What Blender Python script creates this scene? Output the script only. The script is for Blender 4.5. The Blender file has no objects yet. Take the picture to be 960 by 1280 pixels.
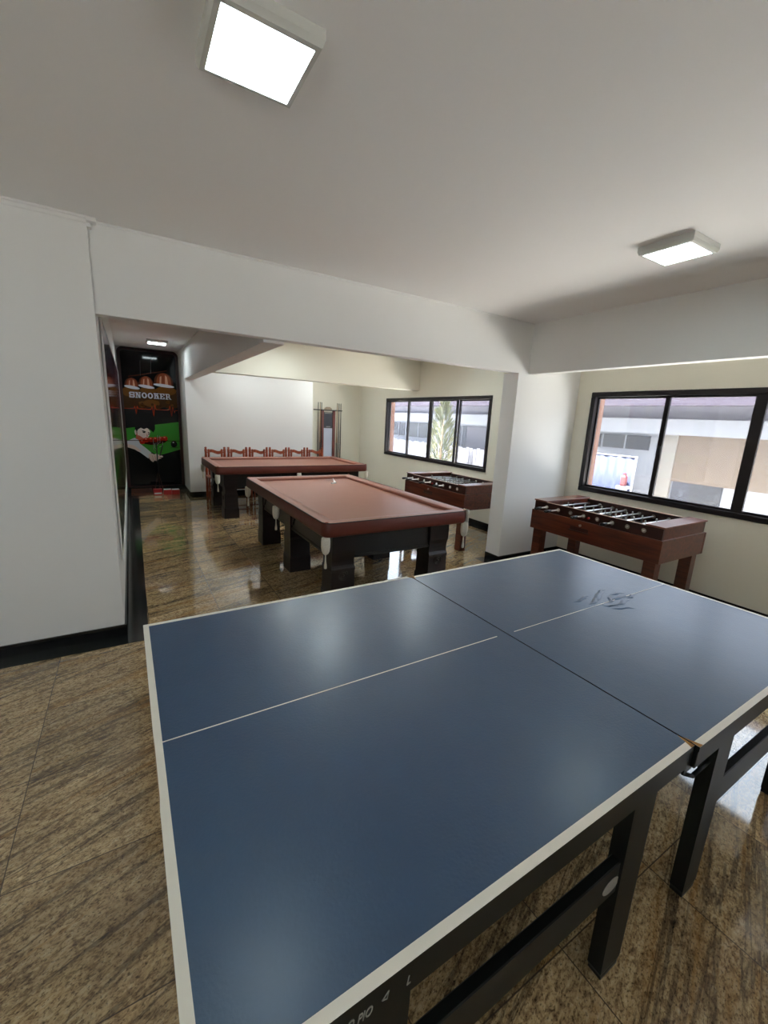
import bpy, bmesh, math, random
from mathutils import Vector, Matrix
random.seed(7)
S = bpy.context.scene
COL = S.collection
PI = math.pi

# ------------------------------------------------------------------ helpers
class MB:
    """collects shapes that become ONE mesh object"""
    def __init__(self): self.bm = bmesh.new()
    def _fin(self, verts, mat, smooth, bevel=0, seg=1):
        fs = {f for v in verts for f in v.link_faces}
        for f in fs: f.material_index = mat; f.smooth = smooth
        if bevel:
            es = list({e for v in verts for e in v.link_edges})
            r = bmesh.ops.bevel(self.bm, geom=es, offset=bevel, segments=seg, affect='EDGES', profile=0.5)
            for f in r['faces']: f.material_index = mat
    def box(self, x0, x1, y0, y1, z0, z1, mat=0, bevel=0, seg=1, rot=None):
        c = [(x0,y0,z0),(x1,y0,z0),(x1,y1,z0),(x0,y1,z0),(x0,y0,z1),(x1,y0,z1),(x1,y1,z1),(x0,y1,z1)]
        if rot: c = [rot @ Vector(p) for p in c]
        v = [self.bm.verts.new(p) for p in c]
        for q in ((3,2,1,0),(4,5,6,7),(0,1,5,4),(1,2,6,5),(2,3,7,6),(3,0,4,7)): self.bm.faces.new([v[i] for i in q])
        self._fin(v, mat, False, bevel, seg); return self
    def tube(self, p0, p1, r0, r1=None, n=12, mat=0, smooth=True):
        r1 = r0 if r1 is None else r1
        p0, p1 = Vector(p0), Vector(p1); d = (p1-p0).normalized()
        a = d.orthogonal().normalized(); b = d.cross(a)
        A = []; B = []
        for i in range(n):
            t = 2*PI*i/n; o = a*math.cos(t)+b*math.sin(t)
            A.append(self.bm.verts.new(p0+o*r0)); B.append(self.bm.verts.new(p1+o*r1))
        for i in range(n):
            f = self.bm.faces.new([A[i],A[(i+1)%n],B[(i+1)%n],B[i]]); f.material_index = mat; f.smooth = smooth
        f = self.bm.faces.new(A[::-1]); f.material_index = mat
        f = self.bm.faces.new(B); f.material_index = mat
        return self
    def path(self, pts, r, n=8, mat=0):
        for i in range(len(pts)-1): self.tube(pts[i], pts[i+1], r, None, n, mat)
        return self
    def lathe(self, o, prof, n=16, mat=0, M=None, sx=1, sy=1):
        o = Vector(o); rings = []
        for r, z in prof:
            ring = []
            for i in range(n):
                t = 2*PI*i/n; p = Vector((r*math.cos(t)*sx, r*math.sin(t)*sy, z))
                if M: p = M @ p
                ring.append(self.bm.verts.new(o+p))
            rings.append(ring)
        for a, b in zip(rings, rings[1:]):
            for i in range(n):
                f = self.bm.faces.new([a[i],a[(i+1)%n],b[(i+1)%n],b[i]]); f.material_index = mat; f.smooth = True
        f = self.bm.faces.new(rings[0][::-1]); f.material_index = mat
        f = self.bm.faces.new(rings[-1]); f.material_index = mat
        return self
    def loft(self, c, secs, mat=0):
        """stack of rectangles (hx, hy, z) around centre c = (x, y)"""
        rs = []
        for hx, hy, z in secs:
            rs.append([self.bm.verts.new((c[0]+sx*hx, c[1]+sy*hy, z)) for sx, sy in ((-1,-1),(1,-1),(1,1),(-1,1))])
        for a, b in zip(rs, rs[1:]):
            for i in range(4): self.bm.faces.new([a[i],a[(i+1)%4],b[(i+1)%4],b[i]]).material_index = mat
        self.bm.faces.new(rs[0][::-1]).material_index = mat
        self.bm.faces.new(rs[-1]).material_index = mat
        return self
    def prism(self, pts, fn, d, mat=0):
        """2-D outline pts, fn(a, b, depth) -> 3-D point, extruded from 0 to d"""
        A = [self.bm.verts.new(fn(a,b,0)) for a,b in pts]; B = [self.bm.verts.new(fn(a,b,d)) for a,b in pts]
        n = len(pts)
        fs = [self.bm.faces.new(A[::-1]), self.bm.faces.new(B)]
        fs += [self.bm.faces.new([A[i],A[(i+1)%n],B[(i+1)%n],B[i]]) for i in range(n)]
        for f in fs: f.material_index = mat
        return self
    def poly(self, pts, mat=0):
        f = self.bm.faces.new([self.bm.verts.new(p) for p in pts]); f.material_index = mat; return self
    def torus(self, o, R, r, axis='X', n=16, m=6, mat=0):
        o = Vector(o); g = []
        for i in range(n):
            t = 2*PI*i/n; row = []
            for j in range(m):
                s = 2*PI*j/m; a = (R+r*math.cos(s))*math.cos(t); b = (R+r*math.cos(s))*math.sin(t); h = r*math.sin(s)
                p = {'X':(h,a,b),'Y':(a,h,b),'Z':(a,b,h)}[axis]
                row.append(self.bm.verts.new(o+Vector(p)))
            g.append(row)
        for i in range(n):
            for j in range(m):
                f = self.bm.faces.new([g[i][j],g[(i+1)%n][j],g[(i+1)%n][(j+1)%m],g[i][(j+1)%m]]); f.smooth = True; f.material_index = mat
        return self
    def build(self, name, mats, parent=None, loc=None):
        bmesh.ops.recalc_face_normals(self.bm, faces=self.bm.faces)
        me = bpy.data.meshes.new(name); self.bm.to_mesh(me); self.bm.free()
        for m in (mats if isinstance(mats, (list,tuple)) else [mats]): me.materials.append(m)
        o = bpy.data.objects.new(name, me); COL.objects.link(o)
        if parent: o.parent = parent
        if loc: o.location = loc
        return o
def tag(o, label, cat, group=None, kind=None):
    o['label'] = label; o['category'] = cat
    if group: o['group'] = group
    if kind: o['kind'] = kind
    return o
def thing(name, label, cat, loc=(0,0,0), rz=0, group=None):
    o = bpy.data.objects.new(name, None); COL.objects.link(o); o.location = loc; o.rotation_euler = (0,0,rz)
    o.empty_display_size = .1
    return tag(o, label, cat, group)
def struct(o): o['kind'] = 'structure'; return o
def dup(root, loc, rz=None, label=None):
    r = root.copy(); COL.objects.link(r); r.location = loc
    if rz is not None: r.rotation_euler = (0,0,rz)
    if label: r['label'] = label
    for ch in list(root.children):
        c = ch.copy(); COL.objects.link(c); c.parent = r
        for g in list(ch.children):
            d = g.copy(); COL.objects.link(d); d.parent = c
    return r
def text_mesh(name, body, size, mat, parent, fn, shear=0, bold=0, xscale=1, extr=.0006, align='LEFT'):
    cu = bpy.data.curves.new(name, 'FONT'); cu.body = body; cu.size = size; cu.shear = shear; cu.offset = bold
    cu.extrude = extr; cu.align_x = align; cu.resolution_u = 3
    t = bpy.data.objects.new(name, cu); COL.objects.link(t)
    dg = bpy.context.evaluated_depsgraph_get()
    me = bpy.data.meshes.new_from_object(t.evaluated_get(dg))
    bpy.data.objects.remove(t); bpy.data.curves.remove(cu)
    for v in me.vertices: v.co = fn(v.co.x*xscale, v.co.y, v.co.z)
    me.materials.clear(); me.materials.append(mat); me.name = name
    o = bpy.data.objects.new(name, me); COL.objects.link(o)
    if parent: o.parent = parent
    return o

# ------------------------------------------------------------------ materials
def s2l(c):
    c = c/255; return c/12.92 if c <= .04045 else ((c+.055)/1.055)**2.4
def rgb(r,g,b): return (s2l(r),s2l(g),s2l(b),1)
def mat(name, col, rough=.5, metal=0, spec=.5, bump=0, bscale=80, var=0, vscale=6, coat=0, sheen=0):
    m = bpy.data.materials.new(name); m.use_nodes = True
    nt = m.node_tree; b = nt.nodes['Principled BSDF']
    b.inputs['Base Color'].default_value = col; b.inputs['Roughness'].default_value = rough
    b.inputs['Metallic'].default_value = metal; b.inputs['Specular IOR Level'].default_value = spec
    b.inputs['Coat Weight'].default_value = coat; b.inputs['Coat Roughness'].default_value = .06
    b.inputs['Sheen Weight'].default_value = sheen
    if bump or var:
        tc = nt.nodes.new('ShaderNodeTexCoord')
    if bump:
        n = nt.nodes.new('ShaderNodeTexNoise'); n.inputs['Scale'].default_value = bscale; n.inputs['Detail'].default_value = 4
        nt.links.new(tc.outputs['Object'], n.inputs['Vector'])
        bp = nt.nodes.new('ShaderNodeBump'); bp.inputs['Strength'].default_value = bump; bp.inputs['Distance'].default_value = .01
        nt.links.new(n.outputs['Fac'], bp.inputs['Height']); nt.links.new(bp.outputs['Normal'], b.inputs['Normal'])
    if var:
        n2 = nt.nodes.new('ShaderNodeTexNoise'); n2.inputs['Scale'].default_value = vscale; n2.inputs['Detail'].default_value = 6
        nt.links.new(tc.outputs['Object'], n2.inputs['Vector'])
        mx = nt.nodes.new('ShaderNodeMix'); mx.data_type = 'RGBA'
        mx.inputs[6].default_value = tuple(c*(1-var) for c in col[:3])+(1,); mx.inputs[7].default_value = tuple(min(1,c*(1+var)) for c in col[:3])+(1,)
        nt.links.new(n2.outputs['Fac'], mx.inputs[0]); nt.links.new(mx.outputs[2], b.inputs['Base Color'])
    return m
def wood(name, dark, light, rough=.35, axis=1, scale=(18,1.5,18), coat=.2):
    m = mat(name, light, rough, coat=coat); nt = m.node_tree; b = nt.nodes['Principled BSDF']
    tc = nt.nodes.new('ShaderNodeTexCoord'); mp = nt.nodes.new('ShaderNodeMapping')
    sc = list(scale); mp.inputs['Scale'].default_value = sc
    n = nt.nodes.new('ShaderNodeTexNoise'); n.inputs['Scale'].default_value = 2.2; n.inputs['Detail'].default_value = 5; n.inputs['Distortion'].default_value = .6
    cr = nt.nodes.new('ShaderNodeValToRGB'); cr.color_ramp.elements[0].color = dark; cr.color_ramp.elements[1].color = light
    cr.color_ramp.elements[0].position = .3; cr.color_ramp.elements[1].position = .7
    nt.links.new(tc.outputs['Object'], mp.inputs['Vector']); nt.links.new(mp.outputs['Vector'], n.inputs['Vector'])
    nt.links.new(n.outputs['Fac'], cr.inputs['Fac']); nt.links.new(cr.outputs['Color'], b.inputs['Base Color'])
    return m
def emit(name, col, st):
    m = bpy.data.materials.new(name); m.use_nodes = True; nt = m.node_tree; nt.nodes.remove(nt.nodes['Principled BSDF'])
    e = nt.nodes.new('ShaderNodeEmission'); e.inputs['Color'].default_value = col; e.inputs['Strength'].default_value = st
    nt.links.new(e.outputs[0], nt.nodes['Material Output'].inputs['Surface']); return m
def glass(name, haze=.018):
    m = bpy.data.materials.new(name); m.use_nodes = True; nt = m.node_tree; nt.nodes.remove(nt.nodes['Principled BSDF'])
    t = nt.nodes.new('ShaderNodeBsdfTransparent'); t.inputs[0].default_value = (.93,.95,.97,1)
    g = nt.nodes.new('ShaderNodeBsdfGlossy'); g.inputs['Roughness'].default_value = .02
    d = nt.nodes.new('ShaderNodeBsdfTranslucent'); d.inputs[0].default_value = (.85,.88,.95,1)
    lw = nt.nodes.new('ShaderNodeLayerWeight'); lw.inputs[0].default_value = .5
    pw = nt.nodes.new('ShaderNodeMath'); pw.operation = 'POWER'; pw.inputs[1].default_value = 5; nt.links.new(lw.outputs['Facing'], pw.inputs[0])
    fr = nt.nodes.new('ShaderNodeMath'); fr.operation = 'MULTIPLY_ADD'; nt.links.new(pw.outputs[0], fr.inputs[0]); fr.inputs[1].default_value = .9; fr.inputs[2].default_value = .03
    a = nt.nodes.new('ShaderNodeMixShader'); a.inputs[0].default_value = haze
    c = nt.nodes.new('ShaderNodeMixShader')
    nt.links.new(t.outputs[0], a.inputs[1]); nt.links.new(d.outputs[0], a.inputs[2])
    nt.links.new(fr.outputs[0], c.inputs[0]); nt.links.new(a.outputs[0], c.inputs[1]); nt.links.new(g.outputs[0], c.inputs[2])
    nt.links.new(c.outputs[0], nt.nodes['Material Output'].inputs['Surface']); return m
def granite():
    m = bpy.data.materials.new('granite_tiles'); m.use_nodes = True; nt = m.node_tree; b = nt.nodes['Principled BSDF']; N = nt.nodes.new; L = nt.links.new
    tc = N('ShaderNodeTexCoord'); sp = N('ShaderNodeSeparateXYZ'); L(tc.outputs['Object'], sp.inputs[0])
    def mth(op, a, bb=None):
        n = N('ShaderNodeMath'); n.operation = op
        for i, v in enumerate((a, bb)):
            if v is None: continue
            if isinstance(v, (int,float)): n.inputs[i].default_value = v
            else: L(v, n.inputs[i])
        return n.outputs[0]
    T = .535
    tx = mth('DIVIDE', mth('ADD', sp.outputs[0], .375), T); ty = mth('DIVIDE', mth('ADD', sp.outputs[1], .22), T)
    fx, fy = mth('FLOOR', tx), mth('FLOOR', ty)
    cb = N('ShaderNodeCombineXYZ'); L(fx, cb.inputs[0]); L(fy, cb.inputs[1])
    wn = N('ShaderNodeTexWhiteNoise'); wn.noise_dimensions = '2D'; L(cb.outputs[0], wn.inputs['Vector'])
    # streak coordinates: veins run along X, turned a little
    mp = N('ShaderNodeMapping'); mp.inputs['Rotation'].default_value = (0,0,-math.radians(19)); L(tc.outputs['Object'], mp.inputs['Vector'])
    def noise(scale, sx, sy, detail, wmul, dist=0, rough=.55):
        q = N('ShaderNodeMapping'); q.inputs['Scale'].default_value = (sx,sy,1); L(mp.outputs[0], q.inputs['Vector'])
        n = N('ShaderNodeTexNoise'); n.noise_dimensions = '4D'; n.inputs['Scale'].default_value = scale; n.inputs['Detail'].default_value = detail
        n.inputs['Distortion'].default_value = dist; n.inputs['Roughness'].default_value = rough
        L(q.outputs[0], n.inputs['Vector']); L(mth('MULTIPLY', wn.outputs['Value'], wmul), n.inputs['W']); return n.outputs['Fac']
    def ramp(f, *st):
        r = N('ShaderNodeValToRGB'); e = r.color_ramp.elements
        while len(e) < len(st): e.new(.5)
        for x, (p, c) in zip(e, st): x.position = p; x.color = c
        L(f, r.inputs[0]); return r.outputs[0]
    def mix(f, a, bb, mode='MIX'):
        n = N('ShaderNodeMix'); n.data_type = 'RGBA'; n.blend_type = mode
        for i, v in ((0,f),(6,a),(7,bb)):
            if isinstance(v, (int,float)): n.inputs[i].default_value = v
            elif isinstance(v, tuple): n.inputs[i].default_value = v
            else: L(v, n.inputs[i])
        return n.outputs[2]
    base = ramp(noise(46, .75, 1.5, 9, 1.5, .5, .70), (.33,rgb(98,82,64)), (.43,rgb(170,146,112)), (.53,rgb(220,196,152)), (.66,rgb(240,224,190)))
    broad = ramp(noise(2.4, .35, 1.7, 4, 3, 1.2), (.36,(.66,.61,.56,1)), (.55,(1.0,.97,.93,1)), (.7,(1.14,1.08,1.0,1)))
    c = mix(.85, base, broad, 'MULTIPLY')
    gold = ramp(noise(3.6, .22, 3.0, 6, 4, .8), (.53,(0,0,0,1)), (.64,(1,1,1,1)))
    c = mix(mth('MULTIPLY', gold, .5), c, rgb(176,128,62))
    vein = ramp(noise(2.0, .20, 2.8, 9, .6, .5, .62), (.478,(0,0,0,1)), (.497,(1,1,1,1)), (.503,(1,1,1,1)), (.522,(0,0,0,1)))
    c = mix(mth('MULTIPLY', vein, .62), c, rgb(58,50,46))
    grain = ramp(noise(130, .75, 1.25, 4, 1, 0, .65), (.38,(.20,.18,.17,1)), (.475,(1,1,1,1)))
    c = mix(.8, c, grain, 'MULTIPLY')
    tone = ramp(wn.outputs['Value'], (0,(.60,.58,.55,1)), (1,(.90,.86,.80,1)))
    c = mix(1.0, c, tone, 'MULTIPLY')
    ex = mth('ABSOLUTE', mth('SUBTRACT', mth('FRACT', tx), .5)); ey = mth('ABSOLUTE', mth('SUBTRACT', mth('FRACT', ty), .5))
    j = mth('GREATER_THAN', mth('MAXIMUM', ex, ey), .4962)
    c = mix(mth('MULTIPLY', j, .85), c, rgb(60,52,46))
    L(c, b.inputs['Base Color']); b.inputs['Roughness'].default_value = .09; b.inputs['Specular IOR Level'].default_value = .6; b.inputs['Coat Weight'].default_value = .5; b.inputs['Coat Roughness'].default_value = .04
    rr = noise(5, 1, 1, 3, 0, 0)
    L(mth('ADD', mth('MULTIPLY', rr, .10), .03), b.inputs['Roughness'])
    return m
def blue_top():
    m = mat('table_tennis_blue', rgb(52,82,112), .34, spec=.5, coat=.5); nt = m.node_tree; b = nt.nodes['Principled BSDF']; N = nt.nodes.new; L = nt.links.new
    tc = N('ShaderNodeTexCoord')
    n = N('ShaderNodeTexNoise'); n.inputs['Scale'].default_value = 120; n.inputs['Detail'].default_value = 3; L(tc.outputs['Object'], n.inputs['Vector'])
    n2 = N('ShaderNodeTexNoise'); n2.inputs['Scale'].default_value = 9; n2.inputs['Detail'].default_value = 2; L(tc.outputs['Object'], n2.inputs['Vector'])
    ad = N('ShaderNodeMath'); ad.operation = 'MULTIPLY_ADD'; L(n2.outputs['Fac'], ad.inputs[0]); ad.inputs[1].default_value = 1.5; L(n.outputs['Fac'], ad.inputs[2])
    bp = N('ShaderNodeBump'); bp.inputs['Strength'].default_value = .22; bp.inputs['Distance'].default_value = .004
    L(ad.outputs[0], bp.inputs['Height']); L(bp.outputs['Normal'], b.inputs['Normal'])
    n3 = N('ShaderNodeTexNoise'); n3.inputs['Scale'].default_value = 3.5; n3.inputs['Detail'].default_value = 7; n3.inputs['Roughness'].default_value = .65; L(tc.outputs['Object'], n3.inputs['Vector'])
    mx = N('ShaderNodeMix'); mx.data_type = 'RGBA'; mx.inputs[6].default_value = rgb(30,62,94); mx.inputs[7].default_value = rgb(42,77,110); L(n3.outputs['Fac'], mx.inputs[0]); L(mx.outputs[2], b.inputs['Base Color'])
    b.inputs['Coat Roughness'].default_value = .27
    mr = N('ShaderNodeMapRange'); mr.inputs['To Min'].default_value = .36; mr.inputs['To Max'].default_value = .46; L(n3.outputs['Fac'], mr.inputs['Value']); L(mr.outputs[0], b.inputs['Roughness'])
    return m
def brick_mat(name, c1, c2, mortar, scale, rot=(PI/2,0,PI/2)):
    m = mat(name, c1, .8); nt = m.node_tree; b = nt.nodes['Principled BSDF']
    tc = nt.nodes.new('ShaderNodeTexCoord'); mp = nt.nodes.new('ShaderNodeMapping'); br = nt.nodes.new('ShaderNodeTexBrick')
    sx = nt.nodes.new('ShaderNodeSeparateXYZ'); cx = nt.nodes.new('ShaderNodeCombineXYZ')
    nt.links.new(tc.outputs['Object'], sx.inputs[0]); nt.links.new(sx.outputs[1], cx.inputs[0]); nt.links.new(sx.outputs[2], cx.inputs[1])
    br.inputs['Color1'].default_value = c1; br.inputs['Color2'].default_value = c2; br.inputs['Mortar'].default_value = mortar
    br.inputs['Scale'].default_value = scale; nt.links.new(cx.outputs[0], br.inputs['Vector']); nt.links.new(br.outputs['Color'], b.inputs['Base Color'])
    return m

M = dict(
 wall=mat('white_wall_paint', rgb(232,231,228), .55, spec=.35, bump=.03, bscale=30, var=.015, vscale=2),
 cream=mat('cream_wall_paint', rgb(228,224,208), .6, spec=.3, bump=.03, bscale=30, var=.015, vscale=2),
 ceil=mat('ceiling_paint', rgb(244,242,240), .8, spec=.2),
 granite=granite(),
 black=mat('black_granite', rgb(20,20,21), .10, var=.4, vscale=60),
 strip=mat('black_granite_strip', rgb(34,36,36), .12, var=.4, vscale=60),
 blue=blue_top(),
 white=mat('white_line_paint', rgb(232,228,216), .5, var=.06, vscale=20),
 rust=mat('rusty_edge', rgb(150,104,40), .7, var=.4, vscale=60),
 tmetal=mat('dark_green_paint', rgb(13,17,16), .45, spec=.3, var=.2, vscale=12),
 letter=mat('grey_lettering', rgb(150,150,142), .5),
 cloth=mat('brown_cloth', rgb(150,96,78), .42, spec=.5, bump=.10, bscale=9, var=.08, vscale=3),
 skirt=mat('brown_red_cloth', rgb(94,40,29), .40, spec=.45, bump=.25, bscale=9, var=.12, vscale=5),
 seam=mat('black_piping', rgb(22,12,10), .6),
 dwood=wood('dark_stained_wood', rgb(15,8,7), rgb(32,15,12), .38, coat=.08),
 dblack=wood('black_stained_wood', rgb(10,8,7), rgb(19,15,13), .42, coat=.05),
 net=mat('white_net', rgb(226,220,204), .8, bump=.8, bscale=160, var=.25, vscale=120),
 cwood=wood('chair_wood', rgb(116,48,22), rgb(172,80,42), .35, scale=(14,14,2)),
 fwood=wood('mahogany_boards', rgb(62,25,14), rgb(104,48,29), .32, scale=(14,1.2,14), coat=.35),
 ftop=wood('mahogany_cap', rgb(96,48,32), rgb(132,72,52), .28, coat=.4),
 fdark=wood('dark_mahogany', rgb(34,12,9), rgb(58,24,16), .34, coat=.2),
 field=mat('playfield_brown', rgb(46,22,16), .4),
 edge=mat('pale_edge_band', rgb(176,140,112), .5),
 chrome=mat('chrome', rgb(225,225,225), .35, metal=1),
 silver=mat('grey_metal', rgb(170,168,160), .35, metal=.7),
 bplastic=mat('black_plastic', rgb(18,18,18), .35),
 red=mat('red_plastic', rgb(190,30,28), .4),
 dframe=mat('dark_bronze_aluminium', rgb(30,24,26), .35, metal=.2),
 gframe=mat('grey_aluminium', rgb(96,94,94), .4, metal=.5),
 glass=glass('window_glass'),
 lampb=mat('lamp_housing', rgb(205,205,198), .5),
 lampc=emit('lamp_diffuser_corridor', (.84,.97,1,1), 13),
 lampf=emit('lamp_diffuser_bright', (.86,.97,1,1), 24),
 lamp=emit('lamp_diffuser', (.80,.97,1,1), 7),
 m_frame=wood('mural_frame_wood', rgb(30,9,8), rgb(54,18,16), .3, scale=(14,14,1.5)),
 paper=mat('white_paper', rgb(214,214,216), .6),
 cue=wood('cue_maple', rgb(150,112,76), rgb(176,140,100), .3),
 cueb=mat('cue_butt_black', rgb(28,18,16), .3),
 redbox=mat('red_card', rgb(164,24,26), .5),
 brownb=wood('brown_board', rgb(80,44,28), rgb(110,64,42), .45),
)
def pm(name, c, r=.07): return mat('print_'+name, rgb(*c), r, spec=.3)
PR = [pm('black',(13,15,17)), pm('amber',(70,42,14)), pm('amber_bright',(112,68,20)), pm('copper',(150,78,52)), pm('copper_light',(220,170,140)), pm('white',(222,224,232)),
      pm('ecg',(190,64,30)), pm('green',(62,148,50)), pm('hair',(10,10,14)), pm('skin',(226,206,196)), pm('skin_red',(196,98,74)), pm('shirt',(214,216,222)),
      pm('ball_red',(178,40,24)), pm('ball_dark',(46,12,8)), pm('ball_black',(6,8,6)), pm('bar',(86,48,34)), pm('grey',(96,100,104)), pm('hi',(236,140,110)),
      pm('olive',(110,130,56)), pm('purple',(120,110,150)), pm('maroon',(150,36,40)), pm('brown',(120,90,54)), pm('pale',(176,172,158))]
PI_ = {m.name[6:]: i for i, m in enumerate(PR)}

# ------------------------------------------------------------------ the room
H = 2.794; ZB = 2.255; XW = 5.06; YB = .033
RX0, RY0 = -3.0, -6.0
YA = 6.4; YP = 5.5; YR = 5.92; XP = 1.108; XQ = 3.648; XC = 3.948; XB = 4.116
def sbox(name, m, *b, bevel=0): return struct(MB().box(*b, bevel=bevel).build(name, m))
sbox('floor', M['granite'], RX0-.2, XW+.15, RY0-.2, YA+.2, -.2, 0)
sbox('ceiling', M['ceil'], RX0-.2, XW+.15, RY0-.2, YA+.2, H, H+.2)
sbox('wall_left', M['wall'], RX0, 0, 0, .15, 0, H)
cw = MB(); cw.prism([(-.15,.15),(.0005,.15),(.036,YA),(-.15,YA)], lambda a,b,d: (a,b,d), H); struct(cw.build('wall_corridor', M['wall']))
sbox('wall_side', M['wall'], RX0-.15, RX0, RY0, .15, 0, H)
sbox('wall_alcove', M['wall'], -.15, XP, YA, YA+.15, 0, H)
sbox('wall_pier', M['wall'], XP, XQ, YP, YA+.15, 0, H)
sbox('wall_back', M['cream'], XQ, XW+.15, YR, YR+.15, 0, H)
# window wall with two seen openings and an added unseen one
WZ0, WZ1 = .906, 2.116
WIN = [(-5.75,-3.80),(-3.49,-.17),(1.51,4.70)]
w = MB(); ys = [RY0]+[v for a in WIN for v in a]+[YR]
w.box(XW, XW+.15, RY0, YR, 0, WZ0); w.box(XW, XW+.15, RY0, YR, WZ1, H)
for i in (0,2,4,6): w.box(XW, XW+.15, ys[i], ys[i+1], WZ0, WZ1)
struct(w.build('wall_right', M['cream']))
sbox('wall_stub', M['wall'], XC, XW, YB, YB+.22, 0, ZB)
w = MB(); w.box(RX0, XW+.15, RY0-.15, RY0, 0, .9); w.box(RX0, XW+.15, RY0-.15, RY0, 2.2, H); w.box(RX0, -2.8, RY0-.15, RY0, .9, 2.2); w.box(-1.2, XW+.15, RY0-.15, RY0, .9, 2.2)
struct(w.build('wall_rear', M['wall']))
f = MB(); f.box(-2.8, -1.2, RY0-.1, RY0+.02, .9, .955); f.box(-2.8, -1.2, RY0-.1, RY0+.02, 2.145, 2.2)
for x in (-2.8,-2.03,-1.255): f.box(x, x+.055, RY0-.1, RY0+.02, .955, 2.145)
wf = struct(f.build('window_4', M['dframe']))  # unseen window in the rear wall, added to light the left wall
MB().box(-2.745, -1.255, RY0-.05, RY0-.045, .955, 2.145).build('pane', M['glass'], wf)
sbox('ground_terrace', mat('terrace_paving', rgb(226,222,214), .9, var=.05), -16, XW+.15, -24, RY0-.2, -.3, -.15)
# beams
sbox('beam_front', M['wall'], 0, XW, YB, YB+.1, ZB, H)
sbox('beam_side', M['wall'], XB, XB+.11, RY0, YB, ZB, H)
bc = MB(); bc.prism([(XP,YB+.1),(XP+.17,YB+.1),(XP+.17,YP),(XP,YP)], lambda a,b,d: (a,b,ZB-.02+d), H-ZB+.02); struct(bc.build('beam_corridor', M['wall']))
sbox('beam_back', M['cream'], XP+.17, XW, 3.5, 3.7, ZB-.01, H)
# skirtings of black granite, floor border strips
hb = .085
def skirt(name, *b): return sbox(name, M['black'], *b)
skirt('baseboard_left', RX0, .012, -.012, 0, 0, hb)
k = MB(); k.prism([(0,0),(.013,0),(.048,YA),(.036,YA)], lambda a,b,d:(a,b,d), hb); struct(k.build('baseboard_corridor', M['black']))
skirt('baseboard_pier', XP-.012, XQ, YP-.012, YP, 0, hb)
skirt('baseboard_alcove', XP-.012, XP, YP, YA, 0, hb)
sbox('baseboard_mural', M['black'], .05, XP, YA-.036, YA, 0, .084)
skirt('baseboard_back', XQ, XW, YR-.012, YR, 0, hb)
skirt('baseboard_window', XW-.012, XW, YB+.22, YR-.012, 0, hb)
skirt('baseboard_right', XW-.012, XW, RY0, YB-.012, 0, hb)
skirt('baseboard_stub', XC-.012, XW, YB-.012, YB, 0, hb)
skirt('baseboard_stub_side', XC-.012, XC, YB, YB+.22, 0, hb)
t = MB(); t.prism([(RX0,-.155),(.15,-.155),(.012,-.012),(RX0,-.012)], lambda a,b,d:(a,b,.0005+d), .0015); struct(t.build('trim_1', M['strip']))
t = MB(); t.prism([(.15,-.155),(.225,YA),(.048,YA),(.013,-.012)], lambda a,b,d:(a,b,.0005+d), .0015); struct(t.build('trim_2', M['strip']))
sbox('trim_3', M['strip'], XP, XW, YP-.15, YP-.012, .0005, .002)
sbox('trim_4', M['strip'], XW-.15, XW-.012, YB+.25, YP-.15, .0005, .002)
sbox('trim_5', M['strip'], XW-.15, XW-.012, RY0, YB-.15, .0005, .002)
sbox('trim_6', M['strip'], XC-.15, XW-.15, YB-.15, YB-.012, .0005, .002)
sbox('trim_7', M['strip'], XC-.15, XC-.012, YB-.012, YB+.25, .0005, .002)
# stepped cornice over the left wall, small cove along the beam
c = MB(); c.prism([(-.030,H),(-.030,H-.010),(-.020,H-.014),(-.012,H-.030),(-.004,H-.034),(0,H-.05),(0,H)], lambda a,b,d:(RX0+d,a,b), 3.0)
c.box(0, .022, -.012, YB, H-.052, H-.030); c.box(0, .05, -.030, YB, H-.022, H)
struct(c.build('cornice_left', M['wall']))
c = MB(); c.prism([(YB-.010,H),(YB-.010,H-.004),(YB-.004,H-.012),(YB,H-.013),(YB,H)], lambda a,b,d:(.02+d,a,b), XB-.02)
struct(c.build('cornice_beam', M['wall']))

# ------------------------------------------------------------------ windows
def window(n, y0, y1):
    fr = MB(); d0, d1 = XW-.022, XW+.09; t = .055
    fr.box(d0, d1, y0, y1, WZ0, WZ0+t, bevel=.006); fr.box(d0, d1, y0, y1, WZ1-t, WZ1, bevel=.006)
    fr.box(d0, d1, y0, y0+t, WZ0+t, WZ1-t, bevel=.006); fr.box(d0, d1, y1-t, y1, WZ0+t, WZ1-t, bevel=.006)
    w = struct(fr.build('window_%d' % n, M['dframe']))
    yi0, yi1 = y0+t, y1-t; q = (yi1-yi0)/4
    for i in range(4):
        a, b = yi0+i*q, yi0+(i+1)*q
        out = i in (0,3); x0 = XW+.045 if out else XW+.005; x1 = x0+.03
        st = .03 if out else .034
        ta = .014 if i in (0,) else (.045 if i == 2 else st); tb = .014 if i == 3 else (.045 if i == 1 else st)
        z0, z1 = WZ0+t, WZ1-t; h = .022
        s = MB(); s.box(x0, x1, a, b, z0, z0+h); s.box(x0, x1, a, b, z1-h, z1); s.box(x0, x1, a, a+ta, z0+h, z1-h); s.box(x0, x1, b-tb, b, z0+h, z1-h)
        so = s.build('sash', M['dframe'], w)
        MB().box(x0+.012, x0+.016, a+ta, b-tb, z0+h, z1-h).build('pane', M['glass'], so)
        if i in (1,2):
            yc = b-tb/2 if i == 2 else a+ta/2
            MB().box(x0-.014, x0, yc-.012, yc+.012, 1.44, 1.53, bevel=.004).build('latch', M['bplastic'], so)
    return w
window(1, *WIN[1]); window(2, *WIN[2]); window(3, *WIN[0])  # last window is unseen, added behind the camera for more daylight

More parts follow.
